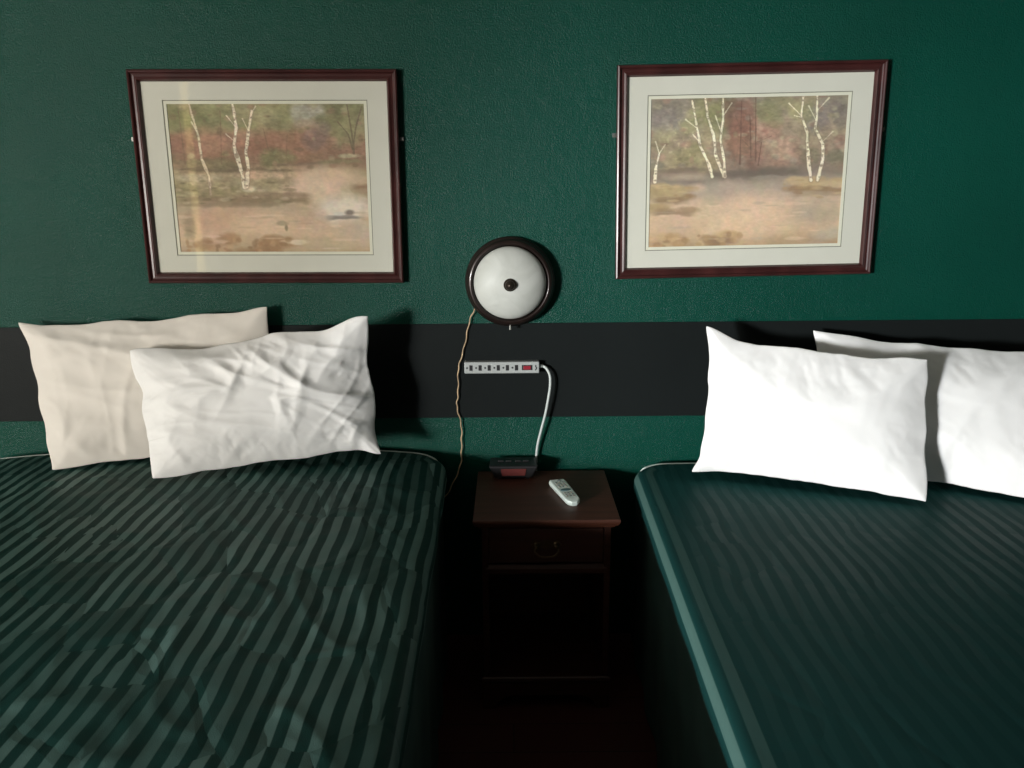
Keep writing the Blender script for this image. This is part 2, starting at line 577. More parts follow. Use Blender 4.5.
    for p in (((.345, .16), (.30, .08)), ((.405, .18), (.38, .1)), ((.43, .06), (.45, .02)), ((.325, .24), (.29, .2)), ((.15, .2), (.12, .12))):
        c.trunk(p, .002, .004, cr, .8)
    return c

def paint_wood(nu, nv):
    c = Canvas(nu, nv, 9)
    c.grad([(0, (112, 102, 88)), (.12, (124, 112, 88)), (.3, (132, 112, 90)), (.46, (112, 92, 76)), (.52, (104, 92, 80)), (.58, (142, 126, 108)),
            (.72, (186, 152, 120)), (.88, (188, 152, 116)), (1, (150, 118, 82))])
    for k in range(7):
        c.blob(random.uniform(0, .16), random.uniform(0, .25), .1, .1, random.choice([(110, 102, 96), (124, 116, 106), (96, 90, 82)]), .6)
    for k in range(7):
        c.blob(random.uniform(.86, 1), random.uniform(0, .25), .09, .1, random.choice([(104, 94, 92), (120, 108, 100), (92, 82, 78)]), .6)
    for k in range(12):
        c.blob(random.uniform(.05, .34), random.uniform(.14, .44), .08, .08, random.choice([(142, 132, 84), (122, 116, 72), (154, 138, 96), (110, 102, 66)]), .55)
    for k in range(9):
        c.blob(random.uniform(.2, .42), random.uniform(0, .2), .07, .08, random.choice([(94, 100, 56), (122, 120, 70), (80, 84, 52)]), .6)
    for k in range(12):
        c.blob(random.uniform(.4, .6), random.uniform(.06, .44), .07, .09, random.choice([(98, 58, 48), (114, 68, 56), (86, 54, 46), (124, 80, 62)]), .7)
    for k in range(8):
        c.blob(random.uniform(.58, .76), random.uniform(.22, .46), .07, .07, random.choice([(150, 106, 88), (136, 96, 78), (160, 122, 100)]), .6)
    for k in range(8):
        c.blob(random.uniform(.58, .84), random.uniform(0, .16), .07, .07, random.choice([(118, 116, 72), (138, 128, 84), (100, 98, 62)]), .6)
    c.blob(.96, .40, .1, .07, (84, 84, 62), .75)
    c.blob(.82, .40, .06, .06, (88, 84, 62), .6)
    c.blob(.04, .44, .08, .05, (92, 92, 76), .6)
    c.specks(.2, .25, .18, .2, (168, 156, 110), .5)
    c.specks(.5, .3, .14, .2, (140, 84, 66), .5)
    c.specks(.85, .2, .15, .2, (150, 136, 104), .45)
    # far bank
    c.streak(.28, .80, .505, .028, (76, 66, 58), .85)
    c.streak(0, .32, .475, .014, (92, 80, 64), .7)
    c.streak(.5, .75, .53, .01, (124, 112, 98), .7)
    # water
    c.blob(.20, .52, .14, .035, (162, 144, 116), .7, .5, .6)
    c.blob(.40, .62, .2, .08, (148, 130, 114), .75, .5, .7)
    c.blob(.55, .74, .22, .14, (204, 164, 130), .85, .5, .7)
    c.blob(.50, .86, .3, .10, (206, 166, 126), .75, .5, .7)
    c.blob(.90, .80, .2, .14, (146, 128, 108), .75, .5, .7)
    c.blob(.95, .93, .14, .06, (156, 146, 126), .7, .5, .7)
    c.blob(.15, .86, .22, .08, (174, 142, 112), .6, .5, .7)
    c.blob(.25, .60, .07, .04, (190, 160, 128), .7, .5, .7)
    # banks
    for k in range(8):
        c.blob(random.uniform(0, .2), random.uniform(.58, .66), .08, .035, random.choice([(148, 122, 76), (126, 98, 60), (162, 134, 86)]), .75)
    c.streak(0, .22, .68, .02, (112, 84, 56), .8)
    for k in range(5):
        c.blob(random.uniform(0, .22), random.uniform(.70, .76), .08, .03, random.choice([(150, 120, 76), (126, 96, 62)]), .7)
    c.streak(0, .26, .77, .014, (118, 92, 64), .75)
    for k in range(9):
        c.blob(random.uniform(.76, 1), random.uniform(.55, .61), .08, .03, random.choice([(166, 134, 84), (146, 112, 68), (176, 148, 98)]), .75)
    c.streak(.68, 1.05, .62, .02, (122, 92, 58), .85)
    c.streak(.72, 1.05, .655, .012, (134, 110, 80), .6)
    for k in range(12):
        c.blob(random.uniform(0, .45), random.uniform(.92, 1), .06, .04, random.choice([(156, 118, 70), (128, 92, 54), (174, 138, 88)]), .7)
    c.blob(.42, .965, .09, .03, (118, 84, 62), .75)
    for k in range(80):
        c.blob(random.uniform(0, 1), random.uniform(0, .47), random.uniform(.012, .035), random.uniform(.01, .035), random.choice([(118, 110, 74), (140, 98, 80), (92, 76, 60), (156, 146, 112), (104, 70, 58), (128, 120, 104)]), .5)
    for k in range(36):
        c.blob(random.choice([random.uniform(0, .22), random.uniform(.7, 1)]), random.uniform(.55, .68), random.uniform(.012, .04), random.uniform(.006, .014), random.choice([(150, 116, 70), (120, 90, 56), (178, 148, 98)]), .55)
    for k in range(30):
        c.blob(random.uniform(0, 1), random.uniform(.66, 1), random.uniform(.03, .09), random.uniform(.006, .014), random.choice([(170, 140, 112), (212, 176, 140), (150, 130, 110)]), .4)
    for k in range(40):
        c.blob(random.uniform(0, .5), random.uniform(.91, 1), random.uniform(.01, .03), random.uniform(.01, .03), random.choice([(150, 112, 66), (118, 84, 52), (180, 142, 92)]), .6)
    # trees
    for p in (((.46, .03), (.465, .44)), ((.53, .0), (.545, .42)), ((.505, .12), (.52, .4)), ((.57, .3), (.56, .45))):
        c.trunk(p, .003, .005, (78, 50, 42), .75)
    for p in (((.545, .3), (.62, .26)), ((.52, .34), (.47, .28)), ((.46, .2), (.43, .12))):
        c.trunk(p, .002, .002, (84, 56, 46), .6)
    cr, dk = (226, 214, 180), (108, 92, 72)
    for p in ([(.05, .36), (.035, .45), (.03, .55)], [(.21, .02), (.24, .2), (.26, .32), (.30, .42), (.325, .52)], [(.275, 0), (.29, .12), (.325, .25), (.34, .38), (.385, .52)],
              [(.365, 0), (.37, .14), (.36, .28), (.385, .42), (.39, .52)], [(.77, 0), (.765, .13), (.80, .24), (.815, .42), (.835, .56)],
              [(.84, 0), (.845, .14), (.84, .22), (.885, .32), (.89, .42), (.87, .56)]):
        c.trunk(p, .005, .0095, cr, .95, dk)
    for p in (((.24, .2), (.18, .14)), ((.26, .3), (.22, .24)), ((.33, .26), (.30, .16)), ((.765, .13), (.70, .05)), ((.765, .14), (.73, .13)), ((.84, .16), (.80, .07)),
              ((.845, .1), (.90, .02)), ((.36, .22), (.33, .12)), ((.37, .12), (.41, .04)), ((.05, .36), (.03, .28)), ((.05, .36), (.08, .3)), ((.885, .3), (.93, .24))):
        c.trunk(p, .0018, .004, cr, .75)
    return c

def paint_material():
    m, nt, N, L, b = new_mat('watercolour')
    a = N.new('ShaderNodeAttribute')
    a.attribute_name = 'paint'
    L.new(a.outputs['Color'], b.inputs['Base Color'])
    b.inputs['Roughness'].default_value = .9
    b.inputs['Specular IOR Level'].default_value = .1
    return m

def glass_material():
    m, nt, N, L, b = new_mat('picture_glass')
    N.remove(b)
    out = N['Material Output']
    tr = N.new('ShaderNodeBsdfTransparent')
    tr.inputs['Color'].default_value = (.97, .98, .97, 1)
    gl = N.new('ShaderNodeBsdfGlossy')
    gl.inputs['Roughness'].default_value = .03
    # thin pane: the same on both faces (Schlick)
    ge = N.new('ShaderNodeNewGeometry')
    dt = N.new('ShaderNodeVectorMath'); dt.operation = 'DOT_PRODUCT'
    L.new(ge.outputs['Incoming'], dt.inputs[0]); L.new(ge.outputs['Normal'], dt.inputs[1])
    ab = N.new('ShaderNodeMath'); ab.operation = 'ABSOLUTE'
    L.new(dt.outputs['Value'], ab.inputs[0])
    om = N.new('ShaderNodeMath'); om.operation = 'SUBTRACT'; om.inputs[0].default_value = 1; om.use_clamp = True
    L.new(ab.outputs[0], om.inputs[1])
    pw_ = N.new('ShaderNodeMath'); pw_.operation = 'POWER'; pw_.inputs[1].default_value = 5
    L.new(om.outputs[0], pw_.inputs[0])
    fr = N.new('ShaderNodeMath'); fr.operation = 'MULTIPLY_ADD'; fr.inputs[1].default_value = .93; fr.inputs[2].default_value = .055
    L.new(pw_.outputs[0], fr.inputs[0])
    mx = N.new('ShaderNodeMixShader')
    L.new(fr.outputs[0], mx.inputs[0])
    L.new(tr.outputs[0], mx.inputs[1])
    L.new(gl.outputs[0], mx.inputs[2])
    L.new(mx.outputs[0], out.inputs['Surface'])
    return m

frame_wood = mat('mahogany_frame', (0.045, 0.013, 0.012, 1), rough=.28, vary=.35, vscale=14, stretch=(1, 1, 1), coat=.1)
mat_board = mat('ivory_mat_board', (0.66, 0.645, 0.57, 1), rough=.9, spec=.1, vary=.02, vscale=9)
mat_inner = mat('cream_inner_mat', (0.74, 0.72, 0.60, 1), rough=.9, spec=.1, vary=.02)
mat_line = mat('grey_mat_bevel', (0.20, 0.20, 0.16, 1), rough=.9, vary=.05)
glass_m = glass_material()
paint_m = paint_material()
dull_steel = mat('dull_nickel', (.22, .22, .20, 1), rough=.5, metal=.8, vary=.1)

def ring_bm(w, h, iw, ih, y0, y1):
    bm = bmesh.new()
    P = [(-1, -1), (1, -1), (1, 1), (-1, 1)]
    o0 = [bm.verts.new((a * w / 2, y0, b * h / 2)) for a, b in P]
    i0 = [bm.verts.new((a * iw / 2, y0, b * ih / 2)) for a, b in P]
    o1 = [bm.verts.new((a * w / 2, y1, b * h / 2)) for a, b in P]
    i1 = [bm.verts.new((a * iw / 2, y1, b * ih / 2)) for a, b in P]
    for k in range(4):
        j = (k + 1) % 4
        bm.faces.new((o0[k], o0[j], i0[j], i0[k]))
        bm.faces.new((o1[k], i1[k], i1[j], o1[j]))
        bm.faces.new((o0[k], o1[k], o1[j], o0[j]))
        bm.faces.new((i0[k], i0[j], i1[j], i1[k]))
    return bm

FW, FH = .784, .619
def picture(x, z, ang, canvas, label):
    root = empty('framed_picture', (x, 0, z), label, 'picture', None, (0, -ang, 0))
    # moulding: (inset from the outer edge, distance off the wall)
    prof = [(0, .004), (0, .021), (.0015, .0245), (.005, .0262), (.0085, .0245), (.0105, .0200), (.014, .0182), (.020, .0190), (.0245, .0215),
            (.0265, .0220), (.0285, .0200), (.0300, .0165), (.0325, .0120), (.0325, .004)]
    bm = bmesh.new()
    rings = [[bm.verts.new((a * (FW / 2 - d), -y, b * (FH / 2 - d))) for a, b in ((-1, -1), (1, -1), (1, 1), (-1, 1))] for d, y in prof]
    for r0, r1 in zip(rings, rings[1:] + rings[:1]):
        for k in range(4):
            j = (k + 1) % 4
            bm.faces.new((r0[k], r0[j], r1[j], r1[k]))
    obj('frame', bm, frame_wood, root)
    ow, oh = FW - .065 + .004, FH - .065 + .004
    pw, ph = .580, .430
    obj('mat', ring_bm(ow, oh, pw + .022, ph + .022, -.0095, -.0070), mat_board, root)
    obj('mat_bevel', ring_bm(pw + .024, ph + .024, pw + .0175, ph + .0175, -.0083, -.0068), mat_line, root)
    obj('inner_mat', ring_bm(pw + .020, ph + .020, pw, ph, -.0078, -.0060), mat_inner, root)
    nu, nv = 330, 244
    cv = canvas(nu, nv)
    verts = [((u - .5) * (pw + .004), -.0055, (.5 - v) * (ph + .004)) for u, v in zip(cv.u.ravel(), cv.v.ravel())]
    faces = [(j * nu + i, (j + 1) * nu + i, (j + 1) * nu + i + 1, j * nu + i + 1) for j in range(nv - 1) for i in range(nu - 1)]
    p = raw('painting', verts, faces, paint_m, root, smooth=False)
    at = p.data.color_attributes.new('paint', 'FLOAT_COLOR', 'POINT')
    for ch in range(3):
        cv.c[..., ch] *= 1 + .09 * cv.nz(9, 4) + .06 * cv.nz(34, 3)
    up_ = np.clip((.50 - cv.v) / .06, .3, 1) if canvas is paint_wood else np.clip(np.where(cv.u < .62, .66 - cv.v, .42 - cv.v) / .06, .3, 1)
    cv.c *= (1 + up_ * (.34 * cv.nz(20, 4) + .30 * cv.nz(42, 2, 2.0)))[..., None]
    cv.c = cv.c * .78 + cv.c.mean(2, keepdims=True) * .22
    c = np.clip((cv.c * .76 + np.array([.80, .735, .67]) * .24) * 1.15, 0, 1).reshape(-1, 3)
    c = np.where(c <= .04045, c / 12.92, ((c + .055) / 1.055) ** 2.4)
    at.data.foreach_set('color', np.concatenate([c, np.ones((len(c), 1))], 1).astype(np.float32).ravel())
    g = bmesh.new()
    gv = [g.verts.new((a * ow / 2, -.0110, b * oh / 2)) for a, b in ((-1, -1), (1, -1), (1, 1), (-1, 1))]
    g.faces.new(gv)
    obj('glass', g, glass_m, root)
    for s in (-1, 1):                                                    # little security hangers at both sides
        b = bmesh.new()
        hx = s * (FW / 2 + .004)
        box(b, min(hx - s * .006, hx + s * .008), max(hx - s * .006, hx + s * .008), -.006, -.003, .110, .122)
        tube(b, [(hx + s * .004, -.003, .116), (hx + s * .004, -.010, .116)], .0035, 10)
        obj('hanger', b, dull_steel, root)
    return root

picture(-.717, 1.475, math.radians(-.38), paint_pond, 'dark framed watercolour of birches by a pond, hung above the left bed')
picture(.713, 1.483, math.radians(.74), paint_wood, 'dark framed watercolour of birches before red woods, hung above the right bed')

# ------------------------------------------------------------------ wall lamp
bronze = mat('dark_bronze', (0.020, 0.012, 0.010, 1), rough=.3, metal=.35, vary=.3, vscale=25, coat=.3)
def alabaster():
    m, nt, N, L, b = new_mat('alabaster_glass')
    tc = N.new('ShaderNodeTexCoord')
    n = N.new('ShaderNodeTexNoise')
    n.inputs['Scale'].default_value = 9
    n.inputs['Detail'].default_value = 5
    n.inputs['Distortion'].default_value = 1.2
    L.new(tc.outputs['Object'], n.inputs['Vector'])
    r = N.new('ShaderNodeValToRGB')
    r.color_ramp.elements[0].position = .3
    r.color_ramp.elements[1].position = .7
    r.color_ramp.elements[0].color = (.44, .45, .41, 1)
    r.color_ramp.elements[1].color = (.56, .57, .53, 1)
    L.new(n.outputs['Fac'], r.inputs['Fac'])
    L.new(r.outputs['Color'], b.inputs['Base Color'])
    b.inputs['Roughness'].default_value = .55
    b.inputs['Subsurface Weight'].default_value = .15
    b.inputs['Subsurface Radius'].default_value = (.02, .02, .02)
    return m

lamp = empty('wall_lamp', (0, 0, 1.1625), 'round wall lamp with frosted white dome and dark bronze rim', 'lamp')
b = bmesh.new()
lathe_y(b, [(0, -.001), (.132, -.001), (.138, -.006), (.1385, -.015), (.134, -.021), (.129, -.023), (.128, -.029), (.131, -.033), (.1315, -.040), (.127, -.047),
            (.120, -.051), (.1165, -.050), (.115, -.046), (.113, -.040), (.108, -.036), (0, -.030)], 96)
obj('rim', b, bronze, lamp, smooth=True)
b = bmesh.new()
R = .1105
lathe_y(b, [(R, -.040)] + [(R * math.cos(a), -.046 - .050 * math.sin(a) ** 1.15) for a in [i / 20 * PI / 2 for i in range(0, 21)][:-1]] + [(0, -.096)], 96)
obj('glass_shade', b, alabaster(), lamp, smooth=True)
b = bmesh.new()
lathe_y(b, [(0, -.094), (.018, -.095), (.0195, -.098), (.018, -.1005), (.013, -.1015), (.0125, -.104), (.0145, -.107), (.013, -.111), (.008, -.114), (.0065, -.117), (.005, -.1195), (0, -.1205)], 40)
obj('finial', b, mat('finial_bronze', (.06, .045, .035, 1), rough=.3, metal=.7, vary=.2), lamp, smooth=True)
for a in (-90,):
    b = bmesh.new()
    d = Vector((math.cos(math.radians(a)), 0, math.sin(math.radians(a))))
    p = Vector((0, -.040, 0)) + d * .127
    tube(b, [p, p + d * .006, p + d * .0065, p + d * .018], lambda t: .0024 if t < .4 else .0042, 12)
    obj('thumb_screw', b, dull_steel, lamp, smooth=False)
b = bmesh.new()
cord = smooth_path([(-.105, -.012, -.075), (-.118, -.012, -.098), (-.135, -.010, -.158), (-.156, -.012, -.235), (-.166, -.013, -.29), (-.171, -.013, -.36), (-.171, -.012, -.405),
                    (-.163, -.011, -.465), (-.160, -.010, -.53), (-.170, -.010, -.60), (-.20, -.010, -.68), (-.25, -.010, -.78), (-.27, -.010, -1.1)], 8)
cord = [p + Vector((.0015 * math.sin(i * 1.1) + .002 * math.sin(i * .37), 0, 0)) for i, p in enumerate(cord)]
tube(b, cord, .0021, 8)
o = obj('cord', b, mat('tan_cord', (.48, .34, .20, 1), rough=.6, vary=.5, vscale=40, stretch=(1, 1, 1)), lamp, smooth=True)
o['label'] = 'thin tan cord hanging from the lamp'

# ------------------------------------------------------------------ power strip
ps = empty('power_strip', (-.146, -.004, .8950), 'grey six outlet power strip with red switch fixed on the black band', 'power strip')
strip_m = mat('light_grey_plastic', (.36, .38, .37, 1), rough=.5, vary=.04)
black_pl = mat('black_plastic', (.012, .012, .013, 1), rough=.45, vary=.2)
LN, HH = .236, .0185
obj('housing', boxbm(0, LN, -.030, 0, -HH, HH), strip_m, ps, bevel=.003, seg=3)
for i in range(6):
    x = .0200 + i * .0286
    b = bmesh.new()
    box(b, x - .0040, x + .0060, -.0306, -.0298, -.0088, .0088)
    box(b, x - .003, x + .005, -.0309, -.0306, .0020, .0044)
    box(b, x - .003, x + .005, -.0309, -.0306, -.0044, -.0020)
    tube(b, [(x - .0115, -.0298, 0), (x - .0115, -.0307, 0)], .0030, 14)
    obj('outlet', b, black_pl, ps)
b = bmesh.new()
box(b, .181, .214, -.0312, -.0298, -.0082, .0082)
sw = obj('switch', b, black_pl, ps, bevel=.0006)
bmx = boxbm(.186, .209, -.0345, -.0311, -.0060, .0060)
for v in bmx.verts:
    if v.co.y < -.033 and v.co.x > .195:
        v.co.y += .002
obj('rocker', bmx, mat('red_switch', (.26, .022, .035, 1), rough=.35, vary=.05, emit=.12), sw, bevel=.0008)['label'] = 'red rocker'
b = bmesh.new()
box(b, .2230, .2265, -.0304, -.0298, .001, .008)
box(b, .2250, .2285, -.0304, -.0298, -.006, .002)
box(b, .2225, .2260, -.0304, -.0298, -.009, -.005)
obj('printed_mark', b, black_pl, ps)
b = bmesh.new()
cab = smooth_path([(.233, -.015, .001), (.247, -.015, .001), (.259, -.020, -.006), (.269, -.026, -.026), (.2705, -.030, -.055), (.266, -.031, -.092), (.256, -.028, -.150), (.243, -.023, -.205), (.231, -.016, -.262), (.226, -.012, -.33), (.226, -.012, -.50), (.226, -.012, -.80)], 8)
tube(b, cab, .0042, 10)
tube(b, [(.233, -.015, .001), (.2455, -.015, .001)], .006, 10)
obj('cord', b, mat('pale_grey_cable', (.50, .54, .52, 1), rough=.5, vary=.05), ps, smooth=True)['label'] = 'pale grey power cable'

# ------------------------------------------------------------------ nightstand
def wood(name, c0, c1, rough=.35, axis='x'):
    m, nt, N, L, bs = new_mat(name)
    tc = N.new('ShaderNodeTexCoord')
    mp = N.new('ShaderNodeMapping')
    mp.inputs['Scale'].default_value = {'x': (2, 22, 22), 'z': (22, 22, 2)}[axis]
    L.new(tc.outputs['Object'], mp.inputs['Vector'])
    n = N.new('ShaderNodeTexNoise')
    n.inputs['Scale'].default_value = 2.2
    n.inputs['Detail'].default_value = 8
    n.inputs['Distortion'].default_value = .6
    L.new(mp.outputs['Vector'], n.inputs['Vector'])
    r = N.new('ShaderNodeValToRGB')
    r.color_ramp.elements[0].position = .32
    r.color_ramp.elements[1].position = .7
    r.color_ramp.elements[0].color = c0
    r.color_ramp.elements[1].color = c1
    L.new(n.outputs['Fac'], r.inputs['Fac'])
    L.new(r.outputs['Color'], bs.inputs['Base Color'])
    bs.inputs['Roughness'].default_value = rough
    return m

top_wood = wood('worn_mahogany_top', (.050, .015, .008, 1), (.090, .029, .015, 1), .5)
case_wood = wood('dark_mahogany', (.030, .010, .007, 1), (.055, .019, .011, 1), .4)
ns = empty('nightstand', (.096, -.225, FLOOR), 'dark wooden nightstand with one drawer, standing between the two beds', 'nightstand')
z0 = -FLOOR
# local: x -.205..+.205, y -.205 (front) .. +.195 (back), z from the floor
def prof_slab(w0, w1, d0, d1, prof):
    """slab whose three free edges follow prof (outset, z)"""
    bm = bmesh.new()
    rings = []
    for o_, z in prof:
        rings.append([bm.verts.new(p) for p in ((w0 - o_, d0 - o_, z), (w1 + o_, d0 - o_, z), (w1 + o_, d1, z), (w0 - o_, d1, z))])
    for a, c in zip(rings, rings[1:]):
        for k in range(4):
            bm.faces.new((a[k], a[(k + 1) % 4], c[(k + 1) % 4], c[k]))
    bm.faces.new(rings[0])
    bm.faces.new(rings[-1])
    return bm
zt = z0 + .55
obj('top', prof_slab(-.187, .187, -.187, .193, [(0, zt - .030), (.004, zt - .028), (.006, zt - .023), (.012, zt - .020), (.016, zt - .014), (.0185, zt - .008), (.0185, zt - .003), (.0165, zt)]), top_wood, ns)
for s in (-1, 1):
    obj('side_panel', boxbm(min(s * .182, s * .164), max(s * .182, s * .164), -.182, .186, .085, zt - .030), case_wood, ns, bevel=.001)
obj('back_panel', boxbm(-.164, .164, .176, .186, .085, zt - .030), case_wood, ns)
dr = obj('drawer', boxbm(-.1625, .1625, -.1815, -.01, zt - .140, zt - .036), case_wood, ns, bevel=.003)
b = bmesh.new()
hz = zt - .090
lathe_y(b, [(0, -.183), (.008, -.183), (.009, -.185), (.006, -.187), (.0035, -.198), (.005, -.202), (0, -.204)], 16, cx=-.028, cz=hz + .006)
lathe_y(b, [(0, -.183), (.008, -.183), (.009, -.185), (.006, -.187), (.0035, -.198), (.005, -.202), (0, -.204)], 16, cx=.028, cz=hz + .006)
tube(b, smooth_path([(-.030, -.200, hz + .005), (-.033, -.203, hz - .006), (-.020, -.206, hz - .018), (0, -.207, hz - .020), (.020, -.206, hz - .018), (.033, -.203, hz - .006), (.030, -.200, hz + .005)], 6), .0028, 8)
bp_ = [(-.044, 0), (-.034, .014), (-.018, .009), (0, .018), (.018, .009), (.034, .014), (.044, 0), (.032, -.010), (.014, -.006), (0, -.014), (-.014, -.006), (-.032, -.010)]
f0 = [b.verts.new((x, -.1835, hz + .005 + z)) for x, z in bp_]
f1 = [b.verts.new((x, -.1815, hz + .005 + z)) for x, z in bp_]
b.faces.new(f0)
for k in range(len(bp_)):
    b.faces.new((f0[k], f0[(k + 1) % 12], f1[(k + 1) % 12], f1[k]))
obj('handle', b, mat('aged_brass', (.11, .075, .04, 1), rough=.38, metal=.8, vary=.3, vscale=60), dr, smooth=False)['label'] = 'aged brass bail handle'
obj('rail', prof_slab(-.164, .164, -.176, -.155, [(0, zt - .178), (.004, zt - .176), (.008, zt - .170), (.008, zt - .158), (.004, zt - .150), (0, zt - .147)]), case_wood, ns)
obj('shelf', prof_slab(-.180, .180, -.180, .176, [(0, .086), (.006, .088), (.010, .095), (.008, .103), (.004, .106)]), case_wood, ns)
b = bmesh.new()
pts = [(-.186, 0), (-.150, 0), (-.142, .022), (-.125, .036), (-.10, .044), (.10, .044), (.125, .036), (.142, .022), (.150, 0), (.186, 0), (.186, .086), (-.186, .086)]
f0 = [b.verts.new((x, -.184, z)) for x, z in pts]
f1 = [b.verts.new((x, -.166, z)) for x, z in pts]
b.faces.new(f0)
b.faces.new(f1[::-1])
for k in range(12):
    b.faces.new((f0[k], f0[(k + 1) % 12], f1[(k + 1) % 12], f1[k]))
box(b, -.186, -.168, -.166, .186, 0, .086)
box(b, .168, .186, -.166, .186, 0, .086)
obj('base', b, case_wood, ns)

# ------------------------------------------------------------------ alarm clock
ck = empty('alarm_clock', (.006, -.075, .550), 'black digital alarm clock with a dull red display, on the nightstand', 'clock')
b = bmesh.new()
q = [(-.058, -.034, .004), (.058, -.034, .004), (.060, .036, .004), (-.060, .036, .004), (-.079, -.040, .046), (.079, -.040, .046), (.074, .040, .050), (-.074, .040, .050)]
v = [b.verts.new(p) for p in q]
for f in ((0, 3, 2, 1), (4, 5, 6, 7), (0, 1, 5, 4), (1, 2, 6, 5), (2, 3, 7, 6), (3, 0, 4, 7)):
    b.faces.new([v[i] for i in f])
obj('case', b, black_pl, ck, bevel=.006, seg=3)
def on_face(x, t):
    return (x, -.0355 - .006 * t - .0012, .004 + .042 * t)
b = bmesh.new()
vs = [b.verts.new(on_face(x, t)) for x, t in ((-.036, .24), (.036, .24), (.040, .80), (-.040, .80))]
b.faces.new(vs)
bmesh.ops.solidify(b, geom=b.faces[:], thickness=.0015)
obj('display', b, mat('dull_red_display', (.20, .055, .05, 1), rough=.25, vary=.08, emit=.1), ck)['label'] = 'dull red display window'
for sx in (-.045, .045):
    for sy in (-.024, .026):
        b = bmesh.new()
        lathe_z(b, [(0, 0), (.006, 0), (.006, .0045), (0, .0045)], 14, sx, sy, 0)
        obj('foot', b, black_pl, ck)
for k, x in enumerate((-.04, -.015, .015, .04)):
    b = bmesh.new()
    box(b, x - .009, x + .009, .0, .012, .0475, .0515)
    obj('button', b, black_pl, ck, bevel=.001)
# ------------------------------------------------------------------ remote control
rc = empty('remote_control', (.160, -.248, .550), 'pale white remote control lying aslant on the nightstand top', 'remote control', None,
           (0, 0, math.atan2(-.167, .044) + PI / 2))
white_pl = mat('pale_mint_plastic', (.72, .82, .76, 1), rough=.4, vary=.04)
b = bmesh.new()
secs = []
for t in [i / 16 for i in range(17)]:
    y = .084 - .168 * t
    w = .0265 - .0045 * t
    if t > .86:
        w *= math.sqrt(max(0.05, 1 - ((t - .86) / .15) ** 2))
    if t < .04:
        w *= .94
    h = .021 - .004 * t
    if t > .9:
        h *= 1 - (t - .9) * 2.2
    secs.append([b.verts.new(p) for p in ((-w * .78, y, 0), (w * .78, y, 0), (w * .97, y, h * .30), (w, y, h * .65), (w * .93, y, h * .92), (w * .80, y, h), (-w * .80, y, h), (-w * .93, y, h * .92), (-w, y, h * .65), (-w * .97, y, h * .30))])
for a, c in zip(secs, secs[1:]):
    for k in range(10):
        b.faces.new((a[k], a[(k + 1) % 10], c[(k + 1) % 10], c[k]))
b.faces.new(secs[0])
b.faces.new(secs[-1][::-1])
obj('body', b, white_pl, rc, bevel=.0012)
def rz_(y):
    t = (.084 - y) / .168
    return .021 - .004 * t
grey_b = mat('grey_button', (.16, .19, .19, 1), rough=.5, vary=.05)
green_b = mat('teal_button', (.09, .17, .18, 1), rough=.5, vary=.05)
tan_b = mat('tan_button', (.30, .27, .22, 1), rough=.5, vary=.05)
def btn(x, y, r, m, lab=None, sx=1.0, name='button', sy=1.0):
    bb = bmesh.new()
    lathe_z(bb, [(0, -.001), (r, -.001), (r, .0012), (r * .8, .0018), (0, .0018)], 16, 0, 0, 0)
    for w in bb.verts:
        w.co = (w.co.x * sx + x, w.co.y * sy + y, w.co.z + rz_(y))
    oo = obj(name, bb, m, rc)
    if lab:
        oo['label'] = lab
btn(.004, .074, .0036, grey_b, 'dark power button', 1.7)
for j in range(4):
    for i in range(3):
        btn(-.011 + i * .011, .058 - j * .0115, .0030, tan_b if (i + j) % 2 else grey_b)
btn(0, -.002, .0085, green_b, 'dark oval navigation pad', 1.9, 'navigation_pad')
for j in range(3):
    for i in range(3):
        btn(-.010 + i * .010, -.026 - j * .0115, .0028, tan_b if (i + j) % 2 == 0 else grey_b)

